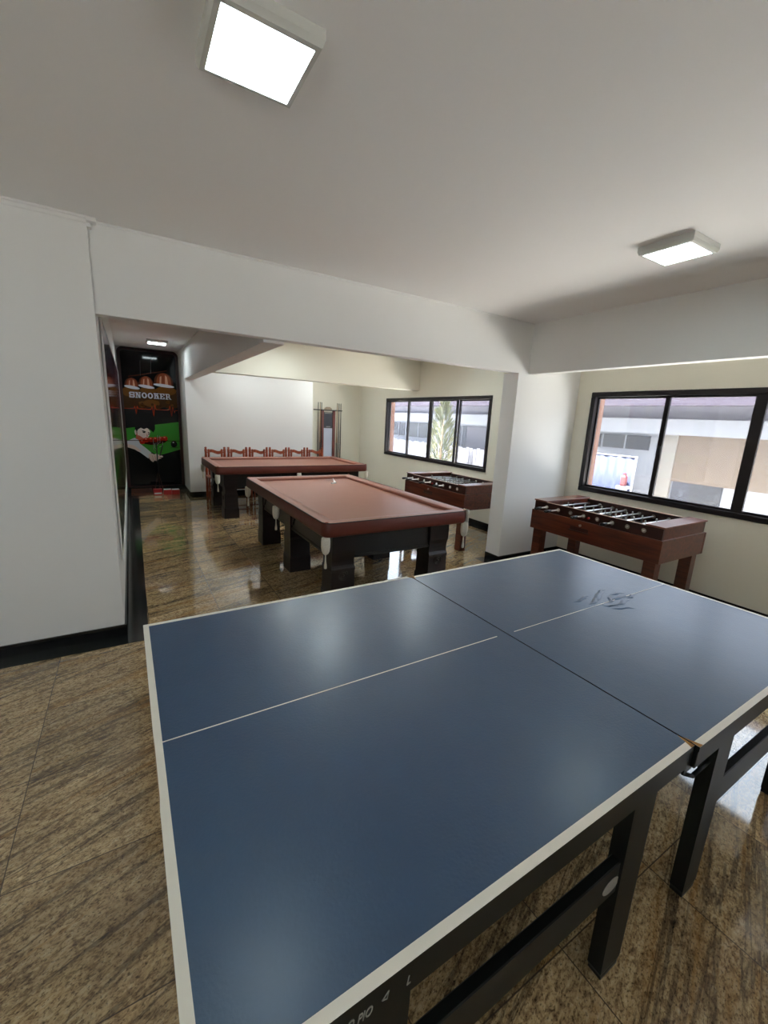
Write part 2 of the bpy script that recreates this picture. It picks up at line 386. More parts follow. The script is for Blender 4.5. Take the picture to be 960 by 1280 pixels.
# ------------------------------------------------------------------ ceiling lamps
def lamp(x, y, label, dm='lamp'):
    r = thing('ceiling_lamp', label, 'ceiling light', (x,y,H), 0, 'square ceiling lamps')
    b = MB(); b.loft((0,0), [(.158,.158,0),(.158,.158,-.028),(.150,.150,-.046),(.134,.134,-.048),(.134,.134,-.040)]); b.build('housing', M['lampb'], r)
    MB().box(-.134, .134, -.134, .134, -.0455, -.0405).build('diffuser', M[dm], r)
    MB().box(-.02,-.012,.156,.160,-.022,-.010).build('side_screw', M['bplastic'], r)
    MB().box(.03,.036,.156,.160,-.022,-.012).build('side_screw', M['bplastic'], r)
    return r
L1 = lamp(.555, -1.865, 'square lit ceiling lamp above the blue table tennis table, nearest the camera')
dup(L1, (3.09,-1.895,H), 0, 'square lit ceiling lamp beside the side beam, above the near foosball table')
L2 = lamp(.66, 5.1, 'small lit ceiling lamp in front of the snooker mural in the corridor', 'lampc')
L3 = None  # lamps below are unseen, added to brighten the far room and left side
for x, y, lb in ((2.2,1.2,'added unseen ceiling lamp above the nearer snooker table, behind the front beam'),(3.9,1.6,'added unseen ceiling lamp above the far foosball table, behind the front beam'),
                 (2.2,2.7,'added unseen ceiling lamp over the gap of the two snooker tables, before the back beam'),(2.2,4.6,'added unseen ceiling lamp above the far snooker table, behind the back beam'),
                 (3.8,4.7,'added unseen ceiling lamp before the cue rack, behind the back beam'),
                 (-1.7,-1.7,'added unseen ceiling lamp before the plain left wall, left of the camera'),(-1.7,-4.4,'added unseen ceiling lamp behind the camera in the left corner'),
                 (.555,-4.6,'added unseen ceiling lamp behind the camera, straight behind the nearest lit one')):
    if y > 0 and L3 is None: L3 = lamp(x, y, lb, 'lampf')
    else: dup(L3 if y > 0 else L1, (x,y,H), 0, lb)

# ------------------------------------------------------------------ table tennis table
TX, TY, TZ = 1.527, -2.254, .76
tt = thing('table_tennis_table', 'worn blue table tennis table with white border lines and dark green legs', 'table tennis table', (TX,TY,0), .0043)
W2 = .7625
def tt_half(x0, x1, dy, seam):
    """one half top: x0..x1, seam = the x of the joint"""
    b = MB(); z = TZ; bw = .021
    xo = x0 if seam == x1 else x1
    b.box(x0, x1, -W2+dy, W2+dy, z-.018, z-.0004, 1)          # board
    xa, xb = (x0+bw, x1) if seam == x1 else (x0, x1-bw)
    b.box(xa, xb, -W2+dy+bw, W2+dy-bw, z-.0006, z, 0)          # blue
    b.box(x0, x1, -W2+dy, -W2+dy+bw, z-.0006, z, 2); b.box(x0, x1, W2+dy-bw, W2+dy, z-.0006, z, 2)
    if seam == x1: b.box(x0, x0+bw, -W2+dy+bw, W2+dy-bw, z-.0006, z, 2)
    else: b.box(x1-bw, x1, -W2+dy+bw, W2+dy-bw, z-.0006, z, 2)
    # rust stain at the joint corners
    s = -1 if seam == x1 else 1
    for yy, k in ((-W2+dy, 1), (W2+dy, -1)):
        b.poly([(seam, yy, z+.0004),(seam+s*.020, yy, z+.0004),(seam+s*.014, yy+k*.012, z+.0004),(seam+s*.005, yy+k*.035, z+.0004),(seam, yy+k*.05, z+.0004)], 3)
    if seam == x1: b.poly([(x0+.0002,-.24,z+.0004),(x0+.0018,-.20,z+.0004),(x0+.0014,-.02,z+.0004),(x0+.0002,.04,z+.0004)], 3)
    return b.build('tabletop', [M['blue'], M['tmetal'], M['white'], M['rust']], tt)
hl = tt_half(-1.403, -.002, 0, -.002)
hr = tt_half(.004, 1.403, -.012, .004)
MB().box(-1.383, -.06, -.0022-.01, .0022-.01, TZ+.0001, TZ+.0006).build('centre_line', M['white'], hl)
MB().box(.045, 1.383, -.0016-.014, .0016-.014, TZ+.0001, TZ+.0006).build('centre_line', M['white'], hr)
# blistered patch where the board has swollen
bl = MB()
for (x,y,l,wd,a) in ((.735,.03,.17,.014,.25),(.80,.055,.22,.018,.3),(.72,.085,.10,.012,.1),(.90,-.01,.16,.014,-.15),(.86,-.055,.14,.014,.1),(.75,-.05,.10,.010,-.5),(.66,.07,.12,.012,.0),(.95,.03,.11,.012,-.2),(.83,.0,.12,.012,.5),(.78,-.10,.14,.010,-.4),(.88,.09,.14,.012,.2),(.99,-.03,.1,.012,.1)):
    ca, sa = math.cos(a), math.sin(a); N_ = 8; rows = []
    for i in range(N_+1):
        u = -1+2*i/N_; row = []
        for j in range(5):
            v = -1+j/2; h = .0045*(1-u*u)*(1-v*v)
            px, py = u*l/2, v*wd*(1-u*u*.7)+.006*math.sin(u*4)
            row.append(bl.bm.verts.new((x+px*ca-py*sa, y+px*sa+py*ca, TZ+.0001+h)))
        rows.append(row)
    for i in range(N_):
        for j in range(4):
            ff = bl.bm.faces.new([rows[i][j],rows[i+1][j],rows[i+1][j+1],rows[i][j+1]]); ff.smooth = True
bl.build('blister', M['blue'], hr)
# aprons, legs, rails of each half
def tt_frame(x0, x1, dy, legs):
    a = MB(); z0, z1 = TZ-.085, TZ-.018
    a.box(x0, x1, -W2+dy+.004, -W2+dy+.03, z0, z1, bevel=.002); a.box(x0, x1, W2+dy-.03, W2+dy-.004, z0, z1, bevel=.002)
    a.box(x0, x0+.025, -W2+dy+.03, W2+dy-.03, z0, z1); a.box(x1-.025, x1, -W2+dy+.03, W2+dy-.03, z0, z1)
    a.box((x0+x1)/2-.015, (x0+x1)/2+.015, -W2+dy+.03, W2+dy-.03, z0+.02, z1)
    ap = a.build('apron', M['tmetal'], tt)
    for ys in (-1, 1):
        for lx in legs:
            yc = ys*(W2-.033)+dy
            b = MB(); b.loft((lx,yc), [(.045,.02,.012),(.052,.022,.03),(.060,.022,z0),(.060,.022,z0+.0)][:3]+[(.060,.003,z0+.001)])
            lg = b.build('leg', M['tmetal'], tt)
            MB().box(lx-.044, lx+.044, yc-.021, yc+.021, 0, .0125).build('rubber_foot', M['bplastic'], lg)
        y0 = ys*(W2-.033)+dy
        r = MB(); r.box(legs[0]+.05, legs[1]-.05, y0-.014, y0+.014, .355, .468, bevel=.003)
        rl = r.build('rail', M['tmetal'], tt)
        if ys == -1 and x0 < -.5:
            s = MB()
            s.prism([(.04*math.cos(i*PI/10), .024*math.sin(i*PI/10)) for i in range(20)], lambda a_,b_,d: (1.216-TX+a_, y0-.0142-d, .402+b_), .001); s.build('oval_sticker', mat('sticker_foil', rgb(150,146,138), .45, var=.35, vscale=90), rl)
    for ys in (-1,1):
        xs = x1 if x0 < -.5 else x0
        lx = legs[1] if x0 < -.5 else legs[0]
    return ap
apl = tt_frame(-1.395, -.012, 0, (.432-TX, 1.307-TX))
apr = tt_frame(.012, 1.395, -.012, (1.80-TX, 2.68-TX))
for ys in (-1,1):
    MB().path([(1.515-TX, ys*(W2-.016), TZ-.075),(1.53-TX, ys*(W2-.014), TZ-.115),(1.60-TX, ys*(W2-.014)-.004, TZ-.155),(1.80-TX-.05, ys*(W2-.03)-.012, TZ-.17)], .007, 8).build('brace', M['tmetal'], tt)
MB().box(1.505-TX, 1.555-TX, -W2+.004, -W2+.03, TZ-.10, TZ-.02).build('hinge_plate', M['bplastic'], tt)
yt = -W2+.004-.0005
for s, x, z in (('PROCO',.305,.700),('PIO',.375,.698),('L',.474,.699)):
    text_mesh('lettering', s, .030, M['letter'], apl, lambda a,b,d,x=x,z=z: (x-TX+a, yt-d, z+b), shear=.25, xscale=.62)
b = MB()
for p, q in (((.424,.709),(.437,.722)),((.424,.709),(.434,.705)),((.434,.705),(.437,.722))): b.tube((p[0]-TX, yt, p[1]), (q[0]-TX, yt, q[1]), .0009, n=6)
b.build('lettering', M['letter'], apl)

# ------------------------------------------------------------------ snooker tables
def rr(hx, hy, r, n=5):
    p = []
    for cx, cy, a0 in ((hx-r,hy-r,0),(-hx+r,hy-r,90),(-hx+r,-hy+r,180),(hx-r,-hy+r,270)):
        for i in range(n+1):
            a = math.radians(a0+90*i/n); p.append((cx+r*math.cos(a), cy+r*math.sin(a)))
    return p
def ring(mb, secs, mat, smooth=True):
    """secs: list of (outline, z) with equal counts; skinned in order"""
    rs = [[mb.bm.verts.new((x,y,z)) for x,y in o] for o,z in secs]
    n = len(rs[0])
    for k_, (a, b) in enumerate(zip(rs, rs[1:])):
        m_ = mat[k_] if isinstance(mat, (list,tuple)) else mat
        for i in range(n):
            f = mb.bm.faces.new([a[i],a[(i+1)%n],b[(i+1)%n],b[i]]); f.material_index = m_; f.smooth = smooth
    return rs
def snooker(loc, rz, label):
    r = thing('snooker_table', label, 'snooker table', loc, rz, 'brown snooker tables')
    hx, hy = .765, 1.32; zt, zbed, zb = .845, .806, .725
    b = MB()   # cloth covered rails
    ring(b, [(rr(hx-.10,hy-.10,.03),zb),(rr(hx-.012,hy-.012,.07),zb),(rr(hx-.002,hy-.002,.08),zb+.012),(rr(hx,hy,.08),zb+.05),(rr(hx-.003,hy-.003,.08),zt-.012),(rr(hx-.006,hy-.006,.08),zt-.004)], 0)
    b.build('rail_skirt', M['skirt'], r)
    b = MB()
    ring(b, [(rr(hx-.0045,hy-.0045,.08),zt-.006),(rr(hx-.004,hy-.004,.08),zt-.001),(rr(hx-.010,hy-.010,.076),zt+.0015),(rr(hx-.016,hy-.016,.072),zt)], 0)
    b.build('piping', M['seam'], r)
    b = MB()
    ring(b, [(rr(hx-.014,hy-.014,.074),zt-.001),(rr(hx-.05,hy-.05,.05),zt+.001),(rr(hx-.118,hy-.118,.012),zt-.004),(rr(hx-.13,hy-.13,.006),zt-.012),(rr(hx-.122,hy-.122,.01),zbed)], 0)
    b.build('cushion_rail', M['cloth'], r)
    b = MB(); b.box(-hx+.115, hx-.115, -hy+.115, hy-.115, zbed-.04, zbed); b.build('cloth_bed', M['cloth'], r)
    # apron boards with a bead along the lower edge
    a = MB(); i = .16; z0 = .475
    for sx in (-1,1):
        x0, x1 = sorted((sx*(hx-i), sx*(hx-i-.03)))
        a.box(x0, x1, -hy+i+.03, hy-i-.03, z0, zb-.001); xb = sorted((sx*(hx-i+.012), sx*(hx-i)))
        a.box(xb[0], xb[1], -hy+i+.2, hy-i-.2, z0, z0+.03, bevel=.005)
    for sy in (-1,1):
        y0, y1 = sorted((sy*(hy-i), sy*(hy-i-.03)))
        a.box(-hx+i, hx-i, y0, y1, z0, zb-.001); yb = sorted((sy*(hy-i+.012), sy*(hy-i)))
        a.box(-hx+i+.2, hx-i-.2, yb[0], yb[1], z0, z0+.03, bevel=.005)
    a.build('apron', M['dblack'], r)
    # six legs
    lx = hx-.13-.115; ly = hy-.13-.11
    for sx in (-1,1):
        for yy in (-ly, 0, ly):
            l = MB()
            l.loft((sx*lx,yy), [(.118,.114,0),(.118,.114,.155),(.114,.108,.168),(.112,.104,.18),(.110,.102,.36),(.112,.106,.372),(.112,.106,.392),(.110,.098,.404),(.108,.092,.42),(.107,.090,.455),(.108,.096,.50),(.112,.107,.545),(.112,.108,.56),(.112,.108,zb-.002)])
            lo = l.build('leg', M['dwood'], r)
            if yy:
                s = 1 if yy > 0 else -1
                q = MB(); yf = yy+s*.1025
                for R_ in (.043,.027): q.torus((sx*lx, yf, .33), R_, .005, 'Y', 20, 6)
                q.lathe((sx*lx, yf, .33), [(.012,-.008),(.010,.006),(.003,.010)], 10, 0, Matrix.Rotation(-s*PI/2,3,'X'))
                q.build('rosette', M['dwood'], lo)
            # curved bracket under the apron along the long side
            for s in (-1,1):
                if (yy > 0 and s > 0) or (yy < 0 and s < 0): continue
                q = MB(); pts = [(0,zb-.004),(.16,zb-.004),(.16,.66),(.10,.63),(.05,.575),(.03,.54),(0,.53)]
                xo = sx*(lx+.10)
                q.prism(pts, lambda a_,b_,d: (xo-sx*d, yy+s*(.1085+a_), b_), .03); q.build('bracket', M['dblack'], lo)
    # six pockets: net bag and tassel under the rail, pale leather lip over it
    for px, py in [(sx*(hx-.028), sy*(hy-.028)) for sx in (-1,1) for sy in (-1,1)]+[(sx*(hx-.012),0) for sx in (-1,1)]:
        n = MB(); n.lathe((px,py,0), [(.034,zb-.001),(.037,zb-.03),(.037,zb-.08),(.032,zb-.115),(.022,zb-.135),(.006,zb-.145)], 14)
        no = n.build('pocket_net', M['net'], r)
        n = MB(); n.lathe((px,py,0), [(.004,zb-.265),(.012,zb-.260),(.012,zb-.235),(.007,zb-.20),(.004,zb-.144)], 8); n.build('tassel', M['net'], no)
        if abs(py) > .1 :
            n = MB(); n.lathe((px*.987,py*.992,0), [(.013,zt-.002),(.015,zt+.004),(.010,zt+.009),(.002,zt+.010)], 10); n.build('pocket_button', M['cloth'], no)
            d = Vector((px,py,0)).normalized(); sx, sy = (1 if px > 0 else -1), (1 if py > 0 else -1)
    return r
T1 = snooker((2.165,.85,0), 0, 'brown clothed snooker table nearest the blue table tennis table')
hx, hy = .765, 1.32
n = MB(); zt = .845
pts = [(hx+.002,-hy+.095,zt+.002),(hx+.006,-hy+.02,zt+.002),(hx-.03,-hy-.004,zt+.001)]
for a_, c_ in zip(pts, pts[1:]):
    n.poly([a_, c_, (c_[0]+.002,c_[1]-.002,c_[2]-.03), (a_[0]+.004,a_[1],a_[2]-.03)])
n.poly([(hx+.008,-hy+.085,zt-.03),(hx+.009,-hy+.02,zt-.03),(hx+.006,-hy+.025,zt-.150),(hx+.006,-hy+.06,zt-.150)])
for s_ in n.bm.faces: pass
so = n.build('pocket_strap', M['net'], T1)
md = so.modifiers.new('thick', 'SOLIDIFY'); md.thickness = .006; md.offset = 1
T2 = dup(T1, (2.545,4.04,0), PI/2, 'brown clothed snooker table in front of the row of wooden chairs')
for ch in list(T2.children):
    if ch.name.startswith('pocket_strap'): bpy.data.objects.remove(ch)
# pale wedge lying on the nearer cloth
t = MB(); t.prism([(2.580,2.00),(2.590,1.995),(2.462,1.62),(2.40,1.615),(2.395,1.645),(2.44,1.655)], lambda a,b,d:(a,b,.8065+d), .012)
tag(t.build('pale_wedge', M['paper']), 'thin pale wedge lying on the nearer brown snooker cloth by its far rail', 'wedge')

# ------------------------------------------------------------------ foosball tables
def foosball(loc, rz, label):
    r = thing('foosball_table', label, 'foosball table', loc, rz, 'mahogany foosball tables')
    hx, hy, zt = .385, .67, .885
    zm, zl = .772, .562
    for sx in (-1,1):
        x0, x1 = sorted((sx*(hx+.020), sx*(hx-.008)))
        b = MB(); b.box(x0, x1, -hy-.018, hy+.018, zl, zm, bevel=.003); sp = b.build('side_panel', M['fwood'], r)
        x0, x1 = sorted((sx*hx, sx*(hx-.024)))
        b = MB(); b.box(x0, x1, -hy, hy, zm, zt-.012, 0); b.box(x0, x1, -hy, hy, zt-.012, zt-.009, 1); b.build('side_rail', [M['fdark'], M['edge']], r)
        if sx < 0:
            b = MB(); b.box(-hx-.028, -hx-.020, -.02, .20, .655, .664); b.box(-hx-.0215, -hx-.0198, -.01, .19, .664, .70); b.build('ball_slot', M['fdark'], sp)
            b = MB(); b.lathe((-hx-.02,.08,.725), [(.0,0),(.012,0),(.012,.012),(.0,.013)][1:3], 12, 0, Matrix.Rotation(-PI/2,3,'Y')); b.build('score_peg', M['silver'], sp)
    for sy in (-1,1):
        y0, y1 = sorted((sy*(hy+.016), sy*(hy-.010)))
        b = MB(); b.box(-hx+.008, hx-.008, y0, y1, zl, zm, bevel=.002); b.build('end_panel', M['fwood'], r)
        y0, y1 = sorted((sy*hy, sy*(hy-.022)))
        b = MB(); b.box(-hx+.024, hx-.024, y0, y1, zm, zt-.009); b.build('end_rail', M['fwood'], r)
        y0, y1 = sorted((sy*(hy-.145), sy*(hy-.123)))
        b = MB(); b.box(-hx+.024, -.10, y0, y1, zm, zt-.009); b.box(.10, hx-.024, y0, y1, zm, zt-.009); b.box(-.10, .10, y0, y1, zm+.07, zt-.009); b.build('goal_wall', M['fwood'], r)
        y0, y1 = sorted((sy*(hy+.012), sy*(hy-.15)))
        b = MB(); b.box(-hx-.006, hx+.006, y0, y1, zt-.009, zt+.004, bevel=.002); b.build('end_cap', M['ftop'], r)
    b = MB(); b.box(-hx+.0, hx-.0, -hy+.012, hy-.012, .72, .745); b.build('playfield', M['field'], r)
    for sx in (-1,1):
        for sy in (-1,1):
            b = MB(); b.box(sx*(hx-.052)-.048, sx*(hx-.052)+.048, sy*(hy-.066)-.052, sy*(hy-.066)+.052, 0, .60, bevel=.003); b.build('leg', M['fwood'], r)
    men = [1,2,3,5,5,3,2,1]
    for i in range(8):
        y = .515-.147*i; zr = .823; side = -1 if i in (0,1,3,5) else 1
        push = [.05,.08,.0,.06,.05,.04,.03,.06][i]
        b = MB(); b.tube((side*(hx+.055+push),y,zr), (-side*(hx+.008),y,zr), 0.0085, n=10)
        rd = b.build('rod', M['chrome'], r)
        b = MB(); hxh = side*(hx+.05+push)
        b.tube((hxh,y,zr), (hxh+side*.085,y,zr), .0135, .0155, 12); b.tube((hxh+side*.085,y,zr), (hxh+side*.092,y,zr), .0155, .008, 12); b.build('handle', M['bplastic'], rd)
        for sx in (-1,1):
            for xb_ in (hx+.003, hx-.027): MB().torus((sx*xb_,y,zr), .0155, .0055, 'X', 16, 6).build('bearing', M['silver'], rd)
        k = men[i]; sp = .62/(k+1)
        for j in range(k):
            x = -.31+sp*(j+1)+push*side*.4
            b = MB(); b.lathe((x,y,zr), [(.008,-.070),(.011,-.060),(.006,-.050),(.010,-.028),(.012,-.012),(.012,.006),(.007,.012),(.004,.015),(.008,.019),(.009,.026),(.006,.032),(.002,.034)], 8)
            b.build('player_figure', M['silver'], rd)
    b = MB(); b.tube((-hx-.0005,-.325+.52-.18,.815), (-hx-.022,-.325+.52-.18,.815), .011, .009, 10); b.build('red_knob', M['red'], r)
    return r
F1 = foosball((4.365,-1.058,0), 0, 'mahogany foosball table between the blue table tennis table and the right window')
F2 = dup(F1, (4.18,1.235,0), 0, 'mahogany foosball table below the far window, behind the wall stub')

# ------------------------------------------------------------------ chairs behind the far snooker table
def chair(x, y, label):
    r = thing('wooden_chair', label, 'chair', (x,y,0), 0, 'wooden chairs along the back wall')
    for s in (-1,1):
        b = MB(); b.lathe((s*.172,.0,0), [(.020,0),(.024,.05),(.026,.44),(.020,.47),(.027,.52),(.020,.60),(.027,.70),(.019,.74),(.027,.80),(.022,.86),(.026,.92),(.027,.94),(.017,.955),(.024,.972),(.019,.985),(.004,.992)], 10); b.build('back_post', M['cwood'], r)
        b = MB(); b.lathe((s*.120,0,0), [(.017,.44),(.022,.60),(.018,.78),(.022,.88),(.022,.935),(.010,.948)], 8); b.build('spindle', M['cwood'], r)
        b = MB(); b.lathe((s*.18,-.36,0), [(.014,0),(.018,.06),(.014,.12),(.019,.3),(.017,.42)], 10); b.build('leg', M['cwood'], r)
        b = MB(); b.tube((s*.172,-.012,.885),(s*.126,-.004,.885), .009, n=8); b.build('link_rail', M['cwood'], r)
    b = MB(); up = [(-.118+.236*i/12, .925+.018*math.sin(2*PI*(i/12)*.9+.5)) for i in range(13)]; lo = [(x_, z_-.056-.006*math.sin(PI*i_/12)) for i_,(x_,z_) in enumerate(up)]
    b.prism(up+lo[::-1], lambda a,c,d:(a,-.009+d,c), .018); b.build('crest_rail', M['cwood'], r)
    b = MB(); b.box(-.118,.118,-.008,.008,.62,.66,bevel=.003); b.build('back_rail', M['cwood'], r)
    b = MB(); b.box(-.20,.20,-.385,-.022,.42,.45,bevel=.008); b.build('seat', M['cwood'], r)
    b = MB(); b.box(-.165,.165,-.366,-.350,.20,.225); b.box(-.165,.165,-.008,.008,.20,.225); b.build('stretcher', M['cwood'], r)
    return r
ords = ['at the left end of the row behind the far snooker table','second from the left behind the far snooker table','third from the left behind the far snooker table','fourth from the left behind the far snooker table','fifth from the left, second from the cue rack','at the right end of the row, next to the cue rack']
C0 = chair(1.565, 5.32, 'wooden spindle back chair '+ords[0])
for i, x in enumerate((1.985,2.400,2.812,3.22,3.63)):
    dup(C0, (x,5.32,0), None, 'wooden spindle back chair '+ords[i+1])

# ------------------------------------------------------------------ cue rack and cues
yr = YR-.002
cr = thing('cue_rack', 'tall dark wood cue rack with framed plate on the back wall', 'cue rack', (4.19,YR,0))
for s in (-1,1): MB().box(s*.145-.032, s*.145+.032, -.045, -.002, .55, 1.815, bevel=.004).build('upright', wood('rack_wood', rgb(84,34,26), rgb(128,58,44), .35, scale=(14,14,1.5)) if s < 0 else bpy.data.materials['rack_wood'], cr)
MB().box(-.38, .34, -.072, -.046, 1.80, 1.822, bevel=.003).build('top_rail', M['bplastic'], cr)
MB().box(-.34, .34, -.10, -.002, .50, .549, bevel=.004).build('base_shelf', M['dwood'], cr)
b = MB(); b.prism([(-.10,1.815),(.10,1.815),(.085,1.86),(.04,1.885),(-.04,1.885),(-.085,1.86)], lambda a,c,d:(a,-.002-d,c), .02); b.build('pediment', wood('pediment_wood', rgb(150,130,108), rgb(176,158,134), .5), cr)
pl = MB().box(-.112, .112, -.03, -.010, 1.40, 1.765, bevel=.002).build('plate', mat('smoked_plate', rgb(56,58,64), .18, var=.35, vscale=9), cr)
b = MB(); b.box(-.09,.09,-.0315,-.03,1.735,1.748); b.box(-.05,.06,-.0315,-.03,1.425,1.442); b.build('plate_marking', M['letter'], pl)
MB().box(-.112, .112, -.02, -.006, .60, 1.398, bevel=.002).build('score_panel', mat('pale_blue_panel', rgb(206,212,226), .5), cr)
def cue(x, dark, label):
    r = thing('billiard_cue', label, 'cue', (x,YR-.088,.551), 0, 'billiard cues in the rack')
    MB().tube((0,0,.0),(0,0,.52), .0145, .0125, 10).build('butt', M['cueb'], r)
    MB().tube((0,0,.52),(0,0,1.41), .0125, .006, 10).build('shaft', M['cueb'] if dark else M['cue'], r)
    MB().tube((0,0,1.41),(0,0,1.43), .006, .0055, 8).build('tip', M['bplastic'], r)
for x, dk, lb in ((3.915,True,'dark cue, outermost on the left side of the cue rack'),(3.965,False,'pale cue left of the cue rack, between the dark cue and the upright'),(3.998,True,'dark cue touching the left upright of the cue rack'),
                  (4.39,False,'pale cue nearest the right upright of the cue rack'),(4.435,True,'dark cue in the middle of the three right of the cue rack'),(4.485,True,'dark cue, outermost on the right side of the cue rack')):
    cue(x, dk, lb)

# ------------------------------------------------------------------ snooker mural
mu = thing('snooker_mural', 'tall glossy snooker mural with copper lamps and SNOOKER lettering at corridor end', 'mural', (0,YA,0))
FX0, FX1, FZ0, FZ1 = .048, 1.100, .085, 2.785
def ol(x0,x1,z0,z1,r):
    p = [(x0,z0),(x1,z0)]
    for cx, a0 in ((x1-r,0),(x0+r,90)):
        for i in range(6):
            a = math.radians(a0+90*i/5); p.append((cx+r*math.cos(a), z1-r+r*math.sin(a)))
    return p
b = MB(); O, I = ol(FX0,FX1,FZ0,FZ1,.10), ol(FX0+.055,FX1-.055,FZ0+.02,FZ1-.055,.06)
nn = len(O); va = [b.bm.verts.new((x,-.035,z)) for x,z in O]; vb = [b.bm.verts.new((x,-.035,z)) for x,z in I]; vc = [b.bm.verts.new((x,-.001,z)) for x,z in O]; vd = [b.bm.verts.new((x,-.012,z)) for x,z in I]
for i in range(nn):
    j = (i+1)%nn
    b.bm.faces.new([va[i],va[j],vb[j],vb[i]]); b.bm.faces.new([va[i],va[j],vc[j],vc[i]]); b.bm.faces.new([vb[i],vb[j],vd[j],vd[i]])
b.build('mural_frame', M['m_frame'], mu)
MB().prism(ol(FX0+.05,FX1-.05,FZ0+.015,FZ1-.05,.06), lambda a,c,d:(a,-.016+d,c), .012).build('print', PR[0], mu)
art = MB(); LAY = [0]
KX = (1.100-.048)/(1.19-.046)          # mural is a little narrower than the raw measurement
def ax(x): return .048+(x-.046)*KX
def P2(pts, m, lay=1, extra=0):
    y = -.0162-.0004*lay
    art.poly([(min(max(ax(x),FX0+.056),FX1-.056), y, z) for x,z in pts], PI_[m])
def ell(cx, cz, rx, rz, m, lay, rot=0, n=18):
    P2([(cx+rx*math.cos(2*PI*i/n)*math.cos(rot)-rz*math.sin(2*PI*i/n)*math.sin(rot), cz+rx*math.cos(2*PI*i/n)*math.sin(rot)+rz*math.sin(2*PI*i/n)*math.cos(rot)) for i in range(n)], m, lay)
def line(p, q, w, m, lay):
    p, q = Vector(p), Vector(q); d = (q-p).normalized(); o = Vector((-d.y,d.x))*w/2
    P2([tuple(p+o),tuple(q+o),tuple(q-o),tuple(p-o)], m, lay)
# amber glow with ragged lower edge
P2([(.10,2.02),(1.14,2.06),(1.14,1.70),(1.0,1.66),(.86,1.70),(.72,1.64),(.58,1.68),(.42,1.63),(.26,1.67),(.10,1.64)], 'amber', 1)
for cx, cz, rx, rz in ((.25,1.96,.17,.10),(.92,2.02,.20,.09),(.58,2.01,.16,.06),(.62,1.76,.16,.07)): ell(cx, cz, rx, rz, 'amber_bright', 2)
random.seed(3)
for i in range(22):
    ell(random.uniform(.2,1.05), random.uniform(1.70,1.80), random.uniform(.015,.04), random.uniform(.012,.035), 'amber' if i%2 else 'amber_bright', 3)
# lamps
line((.222,2.245),(.959,2.41), .016, 'bar', 1); line((.46,2.56),(.447,2.28), .007, 'grey', 1); line((.666,2.68),(.645,2.33), .007, 'grey', 1)
for (xl,zl_),(xr,zr_),top in (((.135,2.078),(.42,2.040),.165),((.392,2.106),(.70,2.072),.185),((.68,2.146),(1.085,2.115),.235)):
    cx, cz = (xl+xr)/2, (zl_+zr_)/2; wv = (xr-xl)/2
    dome = lambda k, h: [(cx+wv*k*math.cos(PI*i/14), cz+top*h*math.sin(PI*i/14)**.75) for i in range(15)]
    P2(dome(.93,1), 'bar', 2); P2([(x+.02*wv,z) for x,z in dome(.72,.97)], 'copper', 3)
    P2([(cx-wv*.42,cz+.01),(cx-wv*.25,cz+.01),(cx-wv*.18,cz+top*.72),(cx-wv*.34,cz+top*.66)], 'copper_light', 4)
    P2([(cx+wv*.12,cz+.01),(cx+wv*.42,cz+.01),(cx+wv*.34,cz+top*.70),(cx+wv*.16,cz+top*.82)], 'copper_light', 4)
    ell(cx, cz-.012, wv, .030, 'white', 5, math.atan2(zr_-zl_, xr-xl))
# heartbeat line
zz = 1.642
pts = [(.10,0),(.28,0),(.30,.05),(.32,-.10),(.345,.06),(.36,0),(.60,0),(.625,.05),(.65,-.13),(.68,.10),(.70,0),(.95,0),(.975,.09),(1.0,-.12),(1.03,.07),(1.06,-.05),(1.08,0),(1.14,0)]
for a_, c_ in zip(pts, pts[1:]): line((a_[0],zz+a_[1]), (c_[0],zz+c_[1]), .010, 'ecg', 4)
# table, player, balls
P2([(.10,1.259),(1.14,1.411),(1.14,.845),(.692,.722),(.417,.855),(.10,1.0)], 'green', 1)
P2([(.255,1.10),(.277,1.321),(.310,1.40),(.366,1.462),(.44,1.50),(.506,1.510),(.57,1.49),(.618,1.436),(.657,1.33),(.652,1.25),(.615,1.187),(.561,1.24),(.471,1.27),(.366,1.25),(.309,1.15)], 'hair', 2)
P2([(.27,1.05),(.40,1.0),(.36,1.12),(.29,1.18)], 'skin_red', 3)                       # neck in shade
P2([(.306,1.20),(.34,1.27),(.39,1.30),(.46,1.30),(.53,1.25),(.556,1.20),(.54,1.14),(.515,1.10),(.49,1.06),(.44,1.025),(.385,1.025),(.34,1.06),(.31,1.12)], 'skin', 4)
P2([(.31,1.13),(.345,1.12),(.40,1.08),(.45,1.06),(.47,1.04),(.43,1.022),(.385,1.025),(.335,1.065)], 'skin_red', 5)
P2([(.255,1.20),(.275,1.24),(.292,1.20),(.288,1.14),(.270,1.13)], 'skin', 5)           # ear
line((.40,1.215),(.47,1.20), .016, 'hair', 6); ell(.435,1.185,.028,.010,'hair',6); line((.51,1.19),(.545,1.175), .013, 'hair', 6); ell(.525,1.150,.018,.009,'hair',6)
P2([(.485,1.17),(.503,1.11),(.482,1.09)], 'skin_red', 6); ell(.470,1.065,.026,.010,'ball_red',6)
P2([(.31,1.28),(.36,1.33),(.48,1.34),(.58,1.29),(.60,1.22),(.55,1.25),(.50,1.275),(.44,1.25),(.38,1.275),(.33,1.24)], 'hair', 7)
P2([(.10,1.009),(.249,1.076),(.314,1.038),(.343,.96),(.453,.869),(.552,.776),(.50,.70),(.485,.660),(.35,.77),(.233,.854),(.10,.893)], 'shirt', 3)
P2([(.10,.95),(.22,.93),(.30,.87),(.36,.80),(.30,.80),(.233,.845),(.10,.885)], 'skin', 4)
